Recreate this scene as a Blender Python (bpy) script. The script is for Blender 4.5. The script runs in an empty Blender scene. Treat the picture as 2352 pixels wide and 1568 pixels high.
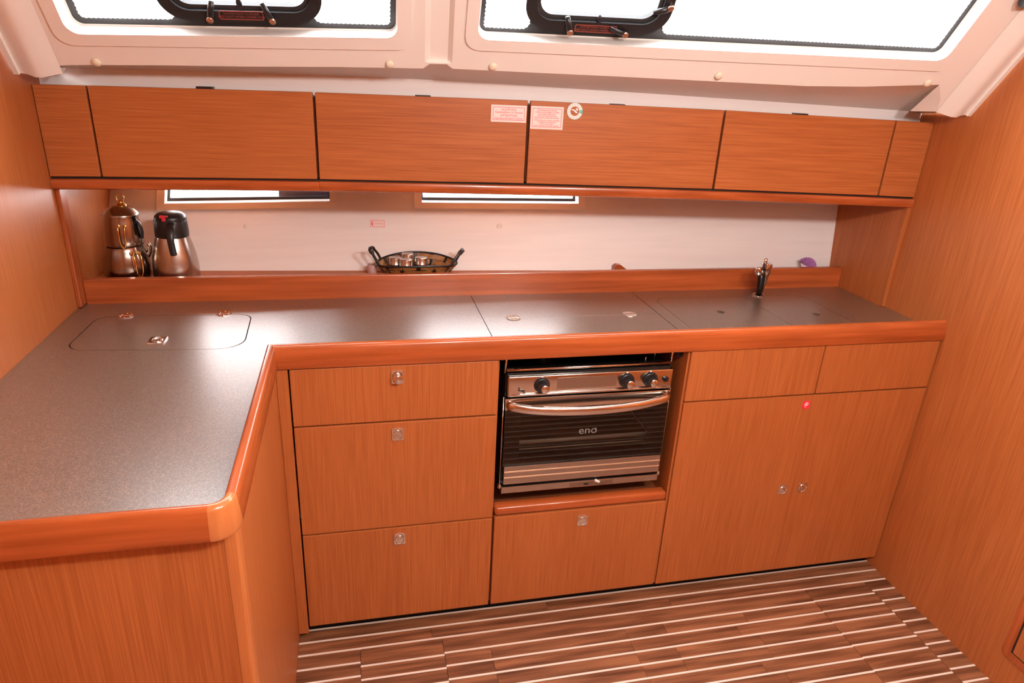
import bpy, bmesh, math, random
from mathutils import Vector, Matrix
from mathutils.geometry import delaunay_2d_cdt
random.seed(7)
SC = bpy.context.scene
COL = SC.collection
# ------------------------------------------------------------------ camera
CAM_POS = Vector((0.1716, -1.6010, 1.5735))
YAW, PITCH, ROLL = 0.23811, -0.38096, 0.05142
FWD = Vector((math.sin(YAW)*math.cos(PITCH), math.cos(YAW)*math.cos(PITCH), math.sin(PITCH)))
RT0 = Vector((math.cos(YAW), -math.sin(YAW), 0)); UP0 = RT0.cross(FWD)
RT = RT0*math.cos(ROLL) + UP0*math.sin(ROLL); UP = UP0*math.cos(ROLL) - RT0*math.sin(ROLL)
cd = bpy.data.cameras.new('camera'); cam = bpy.data.objects.new('camera', cd); COL.objects.link(cam)
cd.sensor_width = 36.0; cd.lens = 1565.45/2352*36.0; cd.clip_start = 0.02
m = Matrix((RT, UP, -FWD)).transposed().to_4x4(); m.translation = CAM_POS; cam.matrix_world = m
SC.camera = cam
# ------------------------------------------------------------------ world and exposure
w = bpy.data.worlds.new('bright_sky'); SC.world = w; w.use_nodes = True
bgn = w.node_tree.nodes['Background']
bgn.inputs['Color'].default_value = (0.98, 0.98, 1.0, 1); bgn.inputs['Strength'].default_value = 16.0
SC.view_settings.view_transform = 'Standard'; SC.view_settings.look = 'None'
SC.view_settings.exposure = 0.22; SC.view_settings.gamma = 1.0; SC.view_settings.use_curve_mapping = False
LAMP_W = 33.0            # watts of each ceiling downlight
LAMP_COL = (1.0, 0.91, 0.84)
FILL_W = 4.0          # added fill light on the ceiling further aft

# ------------------------------------------------------------------ helpers
OFF = {}
def tag(o, label=None, cat=None, group=None, kind=None):
    if label: o['label'] = label
    if cat: o['category'] = cat
    if group: o['group'] = group
    if kind: o['kind'] = kind
    return o
def thing(name, label, cat, loc, group=None, kind=None):
    o = bpy.data.objects.new(name, None); o.empty_display_size = .05
    COL.objects.link(o); o.location = loc; OFF[o.name] = Vector(loc)
    return tag(o, label, cat, group, kind)
def obj(name, bm, mat, parent=None, label=None, smooth=False, loc=None, autos=None):
    """bm in world coordinates; linked under parent (or at loc)"""
    off = OFF[parent.name] if parent else Vector(loc if loc is not None else (0, 0, 0))
    bmesh.ops.recalc_face_normals(bm, faces=bm.faces)
    bmesh.ops.translate(bm, verts=bm.verts, vec=-off)
    me = bpy.data.meshes.new(name); bm.to_mesh(me); bm.free()
    mats = mat if isinstance(mat, (list, tuple)) else [mat]
    for x in mats: me.materials.append(x)
    o = bpy.data.objects.new(name, me); COL.objects.link(o)
    if parent: o.parent = parent
    else: o.location = off
    OFF[o.name] = off
    if smooth:
        for p_ in me.polygons: p_.use_smooth = True
        if autos is not None:
            try: me.set_sharp_from_angle(angle=math.radians(autos))
            except Exception: pass
    if label: o['label'] = label
    return o
def struct(name, bm, mat, **k):
    o = obj(name, bm, mat, **k); o['kind'] = 'structure'; return o
def NB(): return bmesh.new()
def hexa(bm, P, bev=0, seg=2):
    """P: 8 points, bottom loop 0-3 and top loop 4-7"""
    v = [bm.verts.new(p) for p in P]
    fs = [bm.faces.new([v[i] for i in q]) for q in ((3,2,1,0),(4,5,6,7),(0,1,5,4),(1,2,6,5),(2,3,7,6),(3,0,4,7))]
    if bev:
        es = list({e for f in fs for e in f.edges})
        bmesh.ops.bevel(bm, geom=es, offset=bev, segments=seg, affect='EDGES', profile=.5)
    return v
def box(bm, x0, x1, y0, y1, z0, z1, bev=0, seg=2):
    return hexa(bm, [(x0,y0,z0),(x1,y0,z0),(x1,y1,z0),(x0,y1,z0),(x0,y0,z1),(x1,y0,z1),(x1,y1,z1),(x0,y1,z1)], bev, seg)
def prism(bm, poly, fn, w0, w1, bev=0):
    a = [bm.verts.new(fn(u, v, w0)) for u, v in poly]; b = [bm.verts.new(fn(u, v, w1)) for u, v in poly]
    n = len(poly); fs = [bm.faces.new(a[::-1]), bm.faces.new(b)]
    for i in range(n): fs.append(bm.faces.new((a[i], a[(i+1) % n], b[(i+1) % n], b[i])))
    if bev:
        es = list(fs[1].edges)
        bmesh.ops.bevel(bm, geom=es, offset=bev, segments=2, affect='EDGES', profile=.5)
def ringprism(bm, outer, inner, fn, w0, w1):
    n = len(outer)
    L = [[bm.verts.new(fn(u, v, ww)) for u, v in pl] for pl in (outer, inner) for ww in (w0, w1)]
    o0, o1, i0, i1 = L
    for k in range(n):
        j = (k+1) % n
        bm.faces.new((o0[k], o0[j], o1[j], o1[k])); bm.faces.new((i0[j], i0[k], i1[k], i1[j]))
        bm.faces.new((o1[k], o1[j], i1[j], i1[k])); bm.faces.new((o0[j], o0[k], i0[k], i0[j]))
def rquad(c, r, n=6):
    """rounded quadrilateral through 4 ccw corners; r one radius or four"""
    out = []; rs = r if isinstance(r, (list, tuple)) else [r]*4
    for i in range(4):
        p = Vector(c[i]); a = (Vector(c[i-1])-p).normalized(); b = (Vector(c[(i+1) % 4])-p).normalized()
        ang = a.angle(b); R = rs[i]; d = R/math.tan(ang/2)
        cen = p + (a+b).normalized()*(R/math.sin(ang/2))
        s = p+a*d-cen; e = p+b*d-cen
        a0 = math.atan2(s.y, s.x); a1 = math.atan2(e.y, e.x); da = (a1-a0+math.pi) % (2*math.pi)-math.pi
        for k in range(n+1):
            t = a0+da*k/n; out.append((cen.x+R*math.cos(t), cen.y+R*math.sin(t)))
    return out
def rrect(x0, x1, y0, y1, r, n=6): return rquad([(x0,y0),(x1,y0),(x1,y1),(x0,y1)], r, n)
def lathe(bm, prof, c, seg=32, M=None, sx=1, sy=1):
    rings = []
    for r, z in prof:
        ring = []
        for k in range(seg):
            a = 2*math.pi*k/seg; p = Vector((r*math.cos(a)*sx, r*math.sin(a)*sy, z))
            if M: p = M @ p
            ring.append(bm.verts.new(p+Vector(c)))
        rings.append(ring)
    for i in range(len(rings)-1):
        for k in range(seg):
            j = (k+1) % seg; bm.faces.new((rings[i][k], rings[i][j], rings[i+1][j], rings[i+1][k]))
    bm.faces.new(rings[0][::-1]); bm.faces.new(rings[-1])
def tube(bm, pts, r, seg=8, closed=False, flat=None):
    P = [Vector(p) for p in pts]; n = len(P); rings = []; pn = None
    for i in range(n):
        t = (P[(i+1) % n]-P[i-1]) if (closed or 0 < i < n-1) else (P[1]-P[0] if i == 0 else P[-1]-P[-2])
        t.normalize()
        if pn is None:
            pn = t.orthogonal().normalized()
            if flat is not None: pn = (Vector(flat)-t*t.dot(Vector(flat))).normalized()
        else: pn = (pn-t*t.dot(pn)).normalized()
        b = t.cross(pn); rr = r[i] if isinstance(r, (list, tuple)) else r
        ra, rb = rr if isinstance(rr, tuple) else (rr, rr)
        rings.append([bm.verts.new(P[i]+pn*(ra*math.cos(2*math.pi*k/seg))+b*(rb*math.sin(2*math.pi*k/seg))) for k in range(seg)])
    for i in range(n if closed else n-1):
        A, B = rings[i], rings[(i+1) % n]
        for k in range(seg):
            j = (k+1) % seg; bm.faces.new((A[k], A[j], B[j], B[k]))
    if not closed: bm.faces.new(rings[0][::-1]); bm.faces.new(rings[-1])
def fill_holes(bm, loops, fn, w):
    """flat sheet with holes: loops[0] outer, rest holes"""
    pts = []; edges = []; idx = []
    for lp in loops:
        o = len(pts); n = len(lp); pts += [Vector(p) for p in lp]; edges += [(o+i, o+(i+1) % n) for i in range(n)]; idx.append(range(o, o+n))
    vo, eo, fo, vmap, _, _ = delaunay_2d_cdt(pts, edges, [], 0, 1e-9)
    rev = {}
    for k, src in enumerate(vmap):
        for q in src: rev[q] = k
    V3 = [bm.verts.new(fn(p.x, p.y, w)) for p in vo]
    def inside(p, lp):
        c = False; n = len(lp)
        for i in range(n):
            (x1, y1), (x2, y2) = lp[i], lp[(i+1) % n]
            if (y1 > p.y) != (y2 > p.y) and p.x < (x2-x1)*(p.y-y1)/(y2-y1)+x1: c = not c
        return c
    for f_ in fo:
        cen = sum((vo[k] for k in f_), Vector((0, 0)))/len(f_)
        if inside(cen, loops[0]) and not any(inside(cen, lp) for lp in loops[1:]): bm.faces.new([V3[k] for k in f_])
    return [[V3[rev[k]] for k in r] for r in idx]
def plate(bm, loops, fn, w0, w1):
    """sheet with holes and thickness"""
    A = fill_holes(bm, loops, fn, w1); B = fill_holes(bm, loops, fn, w0)
    for a, b in zip(A, B):
        n = len(a)
        for i in range(n): bm.faces.new((a[i], a[(i+1) % n], b[(i+1) % n], b[i]))
def smoothpath(pts, n=6):
    P = [Vector(p) for p in pts]; out = []
    for i in range(len(P)-1):
        p0 = P[max(i-1, 0)]; p1 = P[i]; p2 = P[i+1]; p3 = P[min(i+2, len(P)-1)]
        for k in range(n):
            t = k/n
            out.append(.5*((2*p1)+(p2-p0)*t+(2*p0-5*p1+4*p2-p3)*t*t+(-p0+3*p1-3*p2+p3)*t**3))
    out.append(P[-1]); return out
def text_bm(body, size, fn, w, align='CENTER', sx=1.0, bold=0.0):
    cu = bpy.data.curves.new('lettering', 'FONT'); cu.body = body; cu.size = size; cu.align_x = align; cu.align_y = 'CENTER'
    cu.resolution_u = 3; cu.offset = bold
    o = bpy.data.objects.new('lettering', cu); COL.objects.link(o); bpy.context.view_layer.update()
    me = bpy.data.meshes.new_from_object(o); bm = bmesh.new(); bm.from_mesh(me)
    bpy.data.objects.remove(o); bpy.data.curves.remove(cu); bpy.data.meshes.remove(me)
    for v in bm.verts: v.co = Vector(fn(v.co.x*sx, v.co.y, w))
    return bm
def merge(dst, src):
    me = bpy.data.meshes.new('tmp'); src.to_mesh(me); src.free(); dst.from_mesh(me); bpy.data.meshes.remove(me)

# ------------------------------------------------------------------ materials
def mat(name, col, rough=.5, metal=0, spec=.5, coat=0, emit=None):
    M = bpy.data.materials.new(name); M.use_nodes = True; b = M.node_tree.nodes['Principled BSDF']
    b.inputs['Base Color'].default_value = (*col, 1); b.inputs['Roughness'].default_value = rough
    b.inputs['Metallic'].default_value = metal; b.inputs['Specular IOR Level'].default_value = spec
    if coat: b.inputs['Coat Weight'].default_value = coat; b.inputs['Coat Roughness'].default_value = .12
    if emit: b.inputs['Emission Color'].default_value = (*emit[0], 1); b.inputs['Emission Strength'].default_value = emit[1]
    return M
def N(M, t, **k):
    n = M.node_tree.nodes.new(t)
    for a, v in k.items(): setattr(n, a, v)
    return n
def ramp(M, stops):
    r = N(M, 'ShaderNodeValToRGB'); e = r.color_ramp.elements
    while len(e) < len(stops): e.new(.5)
    for el, (p, c) in zip(e, stops): el.position = p; el.color = (*c, 1)
    return r
def wood(name, axis, dark, light, rough=.40, coat=.0, fine=380, lon=6, broad=5, contrast=(.30, .72), rnd=.0, bump=.03, spec=.35, rotz=0):
    M = mat(name, light, rough, coat=coat, spec=spec); L = M.node_tree.links; b = M.node_tree.nodes['Principled BSDF']
    tc = N(M, 'ShaderNodeTexCoord'); oi = N(M, 'ShaderNodeObjectInfo')
    add = N(M, 'ShaderNodeVectorMath', operation='ADD'); mul = N(M, 'ShaderNodeMath', operation='MULTIPLY'); mul.inputs[1].default_value = 13.7
    L.new(oi.outputs['Random'], mul.inputs[0]); L.new(tc.outputs['Object'], add.inputs[0]); L.new(mul.outputs[0], add.inputs[1])
    if rotz:
        vr = N(M, 'ShaderNodeVectorRotate', rotation_type='Z_AXIS'); vr.inputs['Angle'].default_value = rotz; L.new(add.outputs[0], vr.inputs['Vector']); src = vr.outputs[0]
    else: src = add.outputs[0]
    def noise(sc_a, sc_b, det, dist=0):
        mp = N(M, 'ShaderNodeMapping'); s = [sc_a]*3; s['xyz'.index(axis)] = sc_b; mp.inputs['Scale'].default_value = s
        nz = N(M, 'ShaderNodeTexNoise'); nz.inputs['Scale'].default_value = 1; nz.inputs['Detail'].default_value = det
        nz.inputs['Distortion'].default_value = dist
        L.new(src, mp.inputs['Vector']); L.new(mp.outputs[0], nz.inputs['Vector']); return nz
    n1 = noise(fine, lon, 3); n2 = noise(broad, broad*.12, 3, 1.2)
    mx = N(M, 'ShaderNodeMath', operation='MULTIPLY_ADD'); mx.inputs[1].default_value = .78
    sc2 = N(M, 'ShaderNodeMath', operation='MULTIPLY'); sc2.inputs[1].default_value = .22
    L.new(n2.outputs['Fac'], sc2.inputs[0]); L.new(n1.outputs['Fac'], mx.inputs[0]); L.new(sc2.outputs[0], mx.inputs[2])
    r = ramp(M, [(contrast[0], dark), (contrast[1], light)]); L.new(mx.outputs[0], r.inputs[0])
    out = r.outputs[0]
    if rnd:
        hs = N(M, 'ShaderNodeHueSaturation'); mr = N(M, 'ShaderNodeMapRange'); mr.inputs[3].default_value = 1-rnd; mr.inputs[4].default_value = 1+rnd
        L.new(oi.outputs['Random'], mr.inputs[0]); L.new(mr.outputs[0], hs.inputs['Value']); L.new(out, hs.inputs['Color']); out = hs.outputs[0]
    L.new(out, b.inputs['Base Color'])
    bp = N(M, 'ShaderNodeBump'); bp.inputs['Strength'].default_value = bump; bp.inputs['Distance'].default_value = .002
    L.new(n1.outputs['Fac'], bp.inputs['Height']); L.new(bp.outputs[0], b.inputs['Normal'])
    return M
VD, VL = (.34, .092, .023), (.51, .163, .047)
WV = {a: wood('veneer_grain_'+a, a, VD, VL) for a in 'xyz'}
WLK = wood('locker_veneer', 'x', VD, VL, rotz=.0718, contrast=(.32, .70))
SD, SL = (.29, .060, .014), (.50, .118, .030)
WS = {a: wood('solid_mahogany_'+a, a, SD, SL, rough=.26, coat=.35, fine=60, lon=3, broad=14, contrast=(.32, .68), bump=.002) for a in 'xyz'}
WLIGHT = wood('light_mahogany_corner', 'z', (.44, .13, .036), (.58, .20, .062), rough=.25, coat=.35, fine=70)
WPLANK = wood('floor_plank_wood', 'x', (.095, .032, .014), (.30, .120, .055), rough=.36, fine=60, lon=4, broad=26, contrast=(.34, .64), rnd=.12, bump=.02)
STRIPM = mat('cream_floor_strip', (.76, .66, .58), .45)
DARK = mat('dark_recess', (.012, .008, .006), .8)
INSIDE = mat('locker_inside_wood', (.20, .06, .02), .6)
def counter_mat():
    M = mat('speckled_bronze_laminate', (.1, .08, .07), .36, spec=1.0); L = M.node_tree.links; b = M.node_tree.nodes['Principled BSDF']
    b.inputs['Coat Weight'].default_value = 1.0; b.inputs['Coat Roughness'].default_value = .33; b.inputs['Coat IOR'].default_value = 2.15
    tc = N(M, 'ShaderNodeTexCoord'); nz = N(M, 'ShaderNodeTexNoise'); nz.inputs['Scale'].default_value = 420; nz.inputs['Detail'].default_value = 2
    L.new(tc.outputs['Object'], nz.inputs['Vector'])
    r = ramp(M, [(.36, (.048, .031, .020)), (.5, (.108, .072, .049)), (.66, (.25, .172, .125))]); L.new(nz.outputs['Fac'], r.inputs[0]); L.new(r.outputs[0], b.inputs['Base Color'])
    bp = N(M, 'ShaderNodeBump'); bp.inputs['Strength'].default_value = .03; bp.inputs['Distance'].default_value = .0001
    L.new(nz.outputs['Fac'], bp.inputs['Height']); L.new(bp.outputs[0], b.inputs['Normal'])
    return M
COUNTER = counter_mat()
GEL = mat('cream_gelcoat', (.85, .80, .755), .36)
def hullmat():
    M = mat('white_hull_lining', (.80, .75, .73), .42); L = M.node_tree.links; b = M.node_tree.nodes['Principled BSDF']
    tc = N(M, 'ShaderNodeTexCoord'); mp = N(M, 'ShaderNodeMapping'); mp.inputs['Scale'].default_value = (1.5, 40, 40)
    nz = N(M, 'ShaderNodeTexNoise'); nz.inputs['Scale'].default_value = 1; nz.inputs['Detail'].default_value = 3
    L.new(tc.outputs['Object'], mp.inputs[0]); L.new(mp.outputs[0], nz.inputs['Vector'])
    r = ramp(M, [(.3, (.80, .785, .79)), (.7, (.85, .84, .845))]); L.new(nz.outputs['Fac'], r.inputs[0]); L.new(r.outputs[0], b.inputs['Base Color'])
    return M
HULL = hullmat()
WHITE = mat('white_paint', (.82, .78, .75), .45)
BLACKP = mat('black_plastic', (.012, .012, .014), .35)
FRIT = mat('black_frit_print', (.018, .018, .02), .5)
CHROME = mat('chrome', (.80, .79, .78), .09, metal=1)
STEEL = mat('brushed_steel', (.50, .455, .42), .25, metal=1)
POLISH = mat('polished_steel', (.70, .66, .62), .13, metal=1)
POTST = mat('darkened_steel', (.36, .30, .255), .17, metal=1)  # steel darkened, the teapot's brown reflections put into its colour
REFLCHROME = mat('reflection_dark_chrome', (.10, .10, .10), .14, metal=1)  # dark counter reflection put into the spout's metal colour
BRASS = mat('brass', (.78, .46, .14), .18, metal=1)
COPPER = mat('bronze_screw', (.62, .38, .28), .3, metal=1)
RED = mat('red_print', (.72, .06, .07), .5)
REDP = mat('pale_red_print', (.85, .16, .17), .5)
DULLRED = mat('dull_red_print', (.36, .07, .045), .5)
PAPER = mat('pinkish_white_sticker', (.86, .74, .72), .4)
WHITEP = mat('white_print', (.85, .83, .82), .45)
TEAL = mat('teal_print', (.10, .52, .42), .45)
GREYP = mat('grey_print', (.20, .19, .19), .5)
PURPLE = mat('purple_bristles', (.52, .24, .56), .6)
PINK = mat('pale_pink_plastic', (.55, .36, .34), .45)
CANE = wood('brown_cane', 'x', (.22, .085, .022), (.50, .24, .075), rough=.4, fine=90, lon=12)
RUBBER = mat('dark_grey_rubber', (.03, .03, .032), .6)
NAVY = mat('navy_stand_in', (.02, .022, .05), .5)  # colour of the added panel outside the left port
OVENBLK = mat('black_enamel', (.008, .008, .008), .25)
def glassmat(name, tint, f0=.04):
    M = bpy.data.materials.new(name); M.use_nodes = True; nt = M.node_tree; nt.nodes.clear(); L = nt.links
    o = N(M, 'ShaderNodeOutputMaterial'); t = N(M, 'ShaderNodeBsdfTransparent'); t.inputs[0].default_value = (*tint, 1)
    g = N(M, 'ShaderNodeBsdfGlossy'); g.inputs['Roughness'].default_value = .02; g.inputs['Color'].default_value = (1, 1, 1, 1)
    lw = N(M, 'ShaderNodeLayerWeight'); lw.inputs['Blend'].default_value = .5; pw = N(M, 'ShaderNodeMath', operation='POWER'); pw.inputs[1].default_value = 5
    fr = N(M, 'ShaderNodeMath', operation='MULTIPLY_ADD'); fr.inputs[1].default_value = .96; fr.inputs[2].default_value = f0; mx = N(M, 'ShaderNodeMixShader')
    L.new(lw.outputs['Facing'], pw.inputs[0]); L.new(pw.outputs[0], fr.inputs[0]); L.new(fr.outputs[0], mx.inputs[0]); L.new(t.outputs[0], mx.inputs[1]); L.new(g.outputs[0], mx.inputs[2]); L.new(mx.outputs[0], o.inputs[0])
    return M
PANE = glassmat('clear_window_glass', (.97, .98, .98)); OVGLASS = glassmat('smoked_oven_glass', (.55, .53, .52)); JARGL = glassmat('jar_glass', (.75, .72, .68))

# ------------------------------------------------------------------ reference dimensions (metres)
XL, XR = -.602, 1.915            # bulkheads
ZC, ZF, ZB = .884, .925, .864    # worktop, fiddle top, fiddle bottom
YB = .479                        # face of the back fiddle
CEIL = 1.98; YREAR = -3.3
def hull_y(x, z):
    q = (x+.592)/2.495; z = max(z, .86)
    return (1-q)*(.657+.816*(z-.906))+q*(.548+.12*(z-.906))
U0 = Vector((-.602, .43, 0)); UX = Vector((.99742, -.07173, 0)); UN = Vector((-.07173, -.99742, 0)); ULEN = 2.5235
def bow(s): a = s/ULEN; return .013*4*a*(1-a)
def UF(s, z, d): return U0+UX*s+UN*d+Vector((0, 0, z+bow(s)))   # overhead locker front: along, up, towards the room
L0 = Vector((-.602, .349, 1.514)); LX = Vector((.99620, -.08707, .00158)); LU = Vector((-.05163, -.57582, .81595)); LN = LX.cross(LU)
def LF(s, t, d): return L0+LX*s+LU*t+LN*d                       # sloping window liner: along, up the slope, into the room

# ================================================================== FLOOR
fl = thing('floor', 'brown wood-look cabin floor inlaid with thin pale strips', None, (.65, -.6, 0), kind='structure')
del fl['label']; fl['label'] = 'brown wood-look cabin floor inlaid with thin pale strips'
b = NB(); box(b, XL-.03, XR+.03, YREAR, .6, -.03, -.0045); obj('subfloor', b, DARK, fl)
PITCH_Y = .0468; SW = .0062
cols = [(-.03, .142, -.112), (.1425, .378, -.1265), (.3785, 1.595, -.1195), (1.5955, 1.826, -.1175), (1.8265, 1.9145, -.1065)]
cuts = {0: [], 1: [], 2: [.512, .93, 1.055, 1.33], 3: [], 4: []}
plank_mesh = {}
def floor_piece(nm, x0, x1, y0, y1, z1, mt):
    key = (nm, round(x1-x0, 4), round(y1-y0, 4))
    if key not in plank_mesh:
        b = NB(); box(b, 0, x1-x0, 0, y1-y0, -.0045, z1)
        bmesh.ops.recalc_face_normals(b, faces=b.faces)
        me = bpy.data.meshes.new(nm); b.to_mesh(me); b.free(); me.materials.append(mt); plank_mesh[key] = me
    o = bpy.data.objects.new(nm, plank_mesh[key]); COL.objects.link(o); o.parent = fl
    o.location = Vector((x0, y0, 0))-OFF[fl.name]; return o
G = .0004
for k in range(3):                       # three unbroken border rows along the cabinets
    yl = .032-k*PITCH_Y
    floor_piece('floor_strip', -.03, XR-.0005, yl-SW/2, yl+SW/2, .0006, STRIPM)
    xs = [-.03, [.72, .35, .98][k], [1.45, 1.12, 1.62][k], XR-.0005]
    if k == 2:
        for x0, x1, y0 in cols: floor_piece('floor_plank', x0+G, x1-G, y0+SW/2+G, yl-SW/2-G, 0, WPLANK)
        continue
    for a, c in zip(xs[:-1], xs[1:]): floor_piece('floor_plank', a+G, c-G, yl-PITCH_Y+SW/2+G, yl-SW/2-G, 0, WPLANK)
NROW = 17
for ci, (x0, x1, y0) in enumerate(cols):
    first = .032-3*PITCH_Y
    for k in range(NROW):
        yl = y0-k*PITCH_Y
        floor_piece('floor_strip', x0, x1, yl-SW/2, yl+SW/2, .0006, STRIPM)
        xs = [x0]+[c+random.choice((0, 0, .0))*k for c in cuts[ci]]+[x1]
        if ci == 2 and k % 3 == 1: xs = [x0, .512, .93, 1.28, x1]
        for a, c in zip(xs[:-1], xs[1:]): floor_piece('floor_plank', a+G, c-G, yl-PITCH_Y+SW/2+G, yl-SW/2-G, 0, WPLANK)
b = NB(); b2 = NB()
y = -.12-NROW*PITCH_Y
while y > YREAR:
    for x0 in (-.6, .14, .38, 1.0, 1.6):
        x1 = {-.6: .14, .14: .38, .38: 1.0, 1.0: 1.6, 1.6: XR}[x0]
        box(b, x0+.0005, x1-.0005, y-PITCH_Y+SW, y-.001, -.0045, 0); box(b2, x0, x1, y-.001, y+SW-.002, -.0045, .0006)
    y -= PITCH_Y
tag(obj('distant_planks', b, WPLANK, fl), kind='stuff'); tag(obj('distant_strips', b2, STRIPM, fl), kind='stuff')

# ================================================================== WALLS
b = NB(); prism(b, [(YREAR, -.02), (.95, -.02), (.95, 1.56), (.38, 1.545), (.345, 1.55), (.045, 1.99), (YREAR, 1.99)], lambda u, v, d: (XL-d, u, v), .03, 0); struct('wall_left', b, WV['z'], label='orange wood veneer bulkhead on the left')
wr = thing('wall_right', 'orange wood veneer bulkhead on the right', None, (XR, -.5, 0), kind='structure')
b = NB(); prism(b, [(YREAR, -.02), (.75, -.02), (.75, 1.55), (.17, 1.535), (.14, 1.545), (-.175, 1.99), (YREAR, 1.99)], lambda u, v, d: (XR+d, u, v), 0, .03); obj('panel', b, WV['z'], wr)
b = NB(); box(b, 1.903, XR, .262, .62, .80, 1.30); obj('niche_panel', b, WV['z'], wr)
b = NB(); box(b, 1.9015, XR, .2525, .2615, .885, 1.222, .001); obj('post', b, WV['z'], wr)
wl = bpy.data.objects['wall_left']
b = NB(); box(b, XL, -.5945, .488, .92, .80, 1.30); o = obj('niche_panel', b, WV['z'], None); o.parent = wl
b = NB(); box(b, XL, -.590, .443, .490, .885, 1.222, .003); o = obj('post', b, WS['z'], None); o.parent = wl
# hull lining behind the niche, with two port openings
wb = thing('wall_back', 'white hull lining behind the shelf niche', None, (.65, .6, .93), kind='structure')
def zport(x):
    P = [(-.65, 1.104), (-.427, 1.112), (.095, 1.131), (.397, 1.135), (.939, 1.145), (1.95, 1.15)]
    for (a, za), (c, zc) in zip(P[:-1], P[1:]):
        if x <= c: return za+(zc-za)*(x-a)/(c-a)
    return P[-1][1]
PORTS = [(-.427, .095), (.397, .939)]
xb = sorted(set([-.60+i*.1 for i in range(26)]+[1.91]+[v for p in PORTS for v in p])); xb = [x for i, x in enumerate(xb)]
b = NB(); grid = {}
def hv(x, z, d=0): return (x, hull_y(x, z)-d, z)
def zrow(x, k): return [-.02, .86, .93, 1.0, 1.06, zport(x), 1.232, 1.34][k]
for i, x in enumerate(xb):
    for k in range(8): grid[i, k] = b.verts.new(hv(x, zrow(x, k)))
    grid[i, 8] = b.verts.new((x, .488-(x+.602)/2.517*.178+.05, 1.62))
    grid[i, 9] = b.verts.new((x, .42-(x+.602)/2.517*.2-.05, 1.575))
for i in range(len(xb)-1):
    xm = (xb[i]+xb[i+1])/2
    for k in range(9):
        if k == 5 and any(a < xm < c for a, c in PORTS): continue
        b.faces.new((grid[i, k], grid[i+1, k], grid[i+1, k+1], grid[i, k+1]))
obj('hull_lining', b, HULL, wb, smooth=True)
for x, z in ((-.172, 1.051), (.659, 1.065)):
    b = NB(); lathe(b, [(.010, 0), (.0095, .0015), (.006, .0025), (.002, .0028)], hv(x, z, .0002), 20, Matrix.Rotation(math.radians(90), 4, 'X')); obj('screw_cap', b, GEL, wb, smooth=True)
# red arrow sticker on the hull lining
def HS(cx, cz):
    def f(u, v, d):
        return hv(cx+u, cz+v, d)
    return f
st = thing('arrow_sticker', 'small clear sticker with red border and red down arrow on white lining', 'sticker', hv(.247, 1.067), )
f = HS(.247, 1.067)
b = NB(); prism(b, rrect(-.0235, .0235, -.0105, .0105, .001, 2), f, .0004, .0009); obj('backing', b, PAPER, st)
b = NB(); ringprism(b, rrect(-.0235, .0235, -.0105, .0105, .001, 2), rrect(-.0223, .0223, -.0093, .0093, .001, 2), f, .001, .0014); obj('border', b, REDP, st)
b = NB(); prism(b, [(-.0185, .007), (-.0155, .007), (-.0155, -.001), (-.0135, -.001), (-.017, -.007), (-.0205, -.001), (-.0185, -.001)][::-1], f, .001, .0014); obj('arrow', b, RED, st)
b = NB(); prism(b, [(-.010, -.0012), (.019, -.0012), (.019, .0008), (-.010, .0008)], f, .001, .0013); obj('print_line', b, mat('faded_red_print', (.8, .45, .45), .5), st)
# wall behind the camera
b = NB(); box(b, XL-.03, XR+.03, YREAR-.03, YREAR, -.02, 1.99); struct('wall_front', b, WV['z'], label='wood veneer bulkhead behind the camera')

# ================================================================== CEILING AND WINDOW LINER
ce = thing('ceiling', 'cream moulded cabin ceiling liner', None, (.65, -.4, 1.7), kind='structure')
TTOP = .575
b = NB(); yl, yr = LF(0, TTOP, 0).y, LF(2.526, TTOP, 0).y
prism(b, [(XL-.03, YREAR-.03), (XR+.03, YREAR-.03), (XR+.03, yr+.02), (XL-.03, yl+.03)], lambda u, v, d: (u, v, d), CEIL, CEIL+.03); obj('headliner', b, GEL, ce)
WIN = [dict(hole=[(.163, .105), (.900, .140), (.910, .455), (.172, .43)], fr=[(.130, .074), (.932, .108), (.942, .49), (.138, .465)], gl=[(.163, .097), (.899, .128), (.911, .453), (.169, .423)]),
       dict(hole=[(1.090, .148), (2.325, .160), (2.336, .455), (1.096, .455)], fr=[(1.060, .117), (2.356, .128), (2.367, .49), (1.066, .49)], gl=[(1.094, .137), (2.337, .150), (2.345, .453), (1.100, .453)])]
bot = [(.004, -.001), (.045, -.006), (.085, -.004), (.112, .018), (.17, .022), (.35, .031), (.53, .038), (.75, .049), (.962, .057), (.978, .071), (1.020, .072), (1.035, .060), (1.44, .061), (1.985, .060), (2.15, .067), (2.366, .085), (2.402, .040), (2.418, -.002), (2.522, -.002)]
SHR = .0518            # the end edges run parallel to the bulkheads
outer = bot+[(2.524+SHR*TTOP, TTOP), (.004+SHR*TTOP, TTOP)]
b = NB()
frl = [rquad(wd['fr'], .035, 6) for wd in WIN]; hol = [rquad(wd['hole'], .028, 6) for wd in WIN]
rib_o = [(.966, .0745), (1.033, .0745), (1.034, TTOP-.01), (.966, TTOP-.01)]; rib_i = [(.979, .0745), (1.022, .0745), (1.023, TTOP-.01), (.979, TTOP-.01)]
V = fill_holes(b, [outer]+frl+[rib_o], LF, 0)
ri_ = [b.verts.new(LF(*p, -.011)) for p in rib_i]; b.faces.new(ri_)
for k in range(4): b.faces.new((V[3][k], V[3][(k+1) % 4], ri_[(k+1) % 4], ri_[k]))
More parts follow.
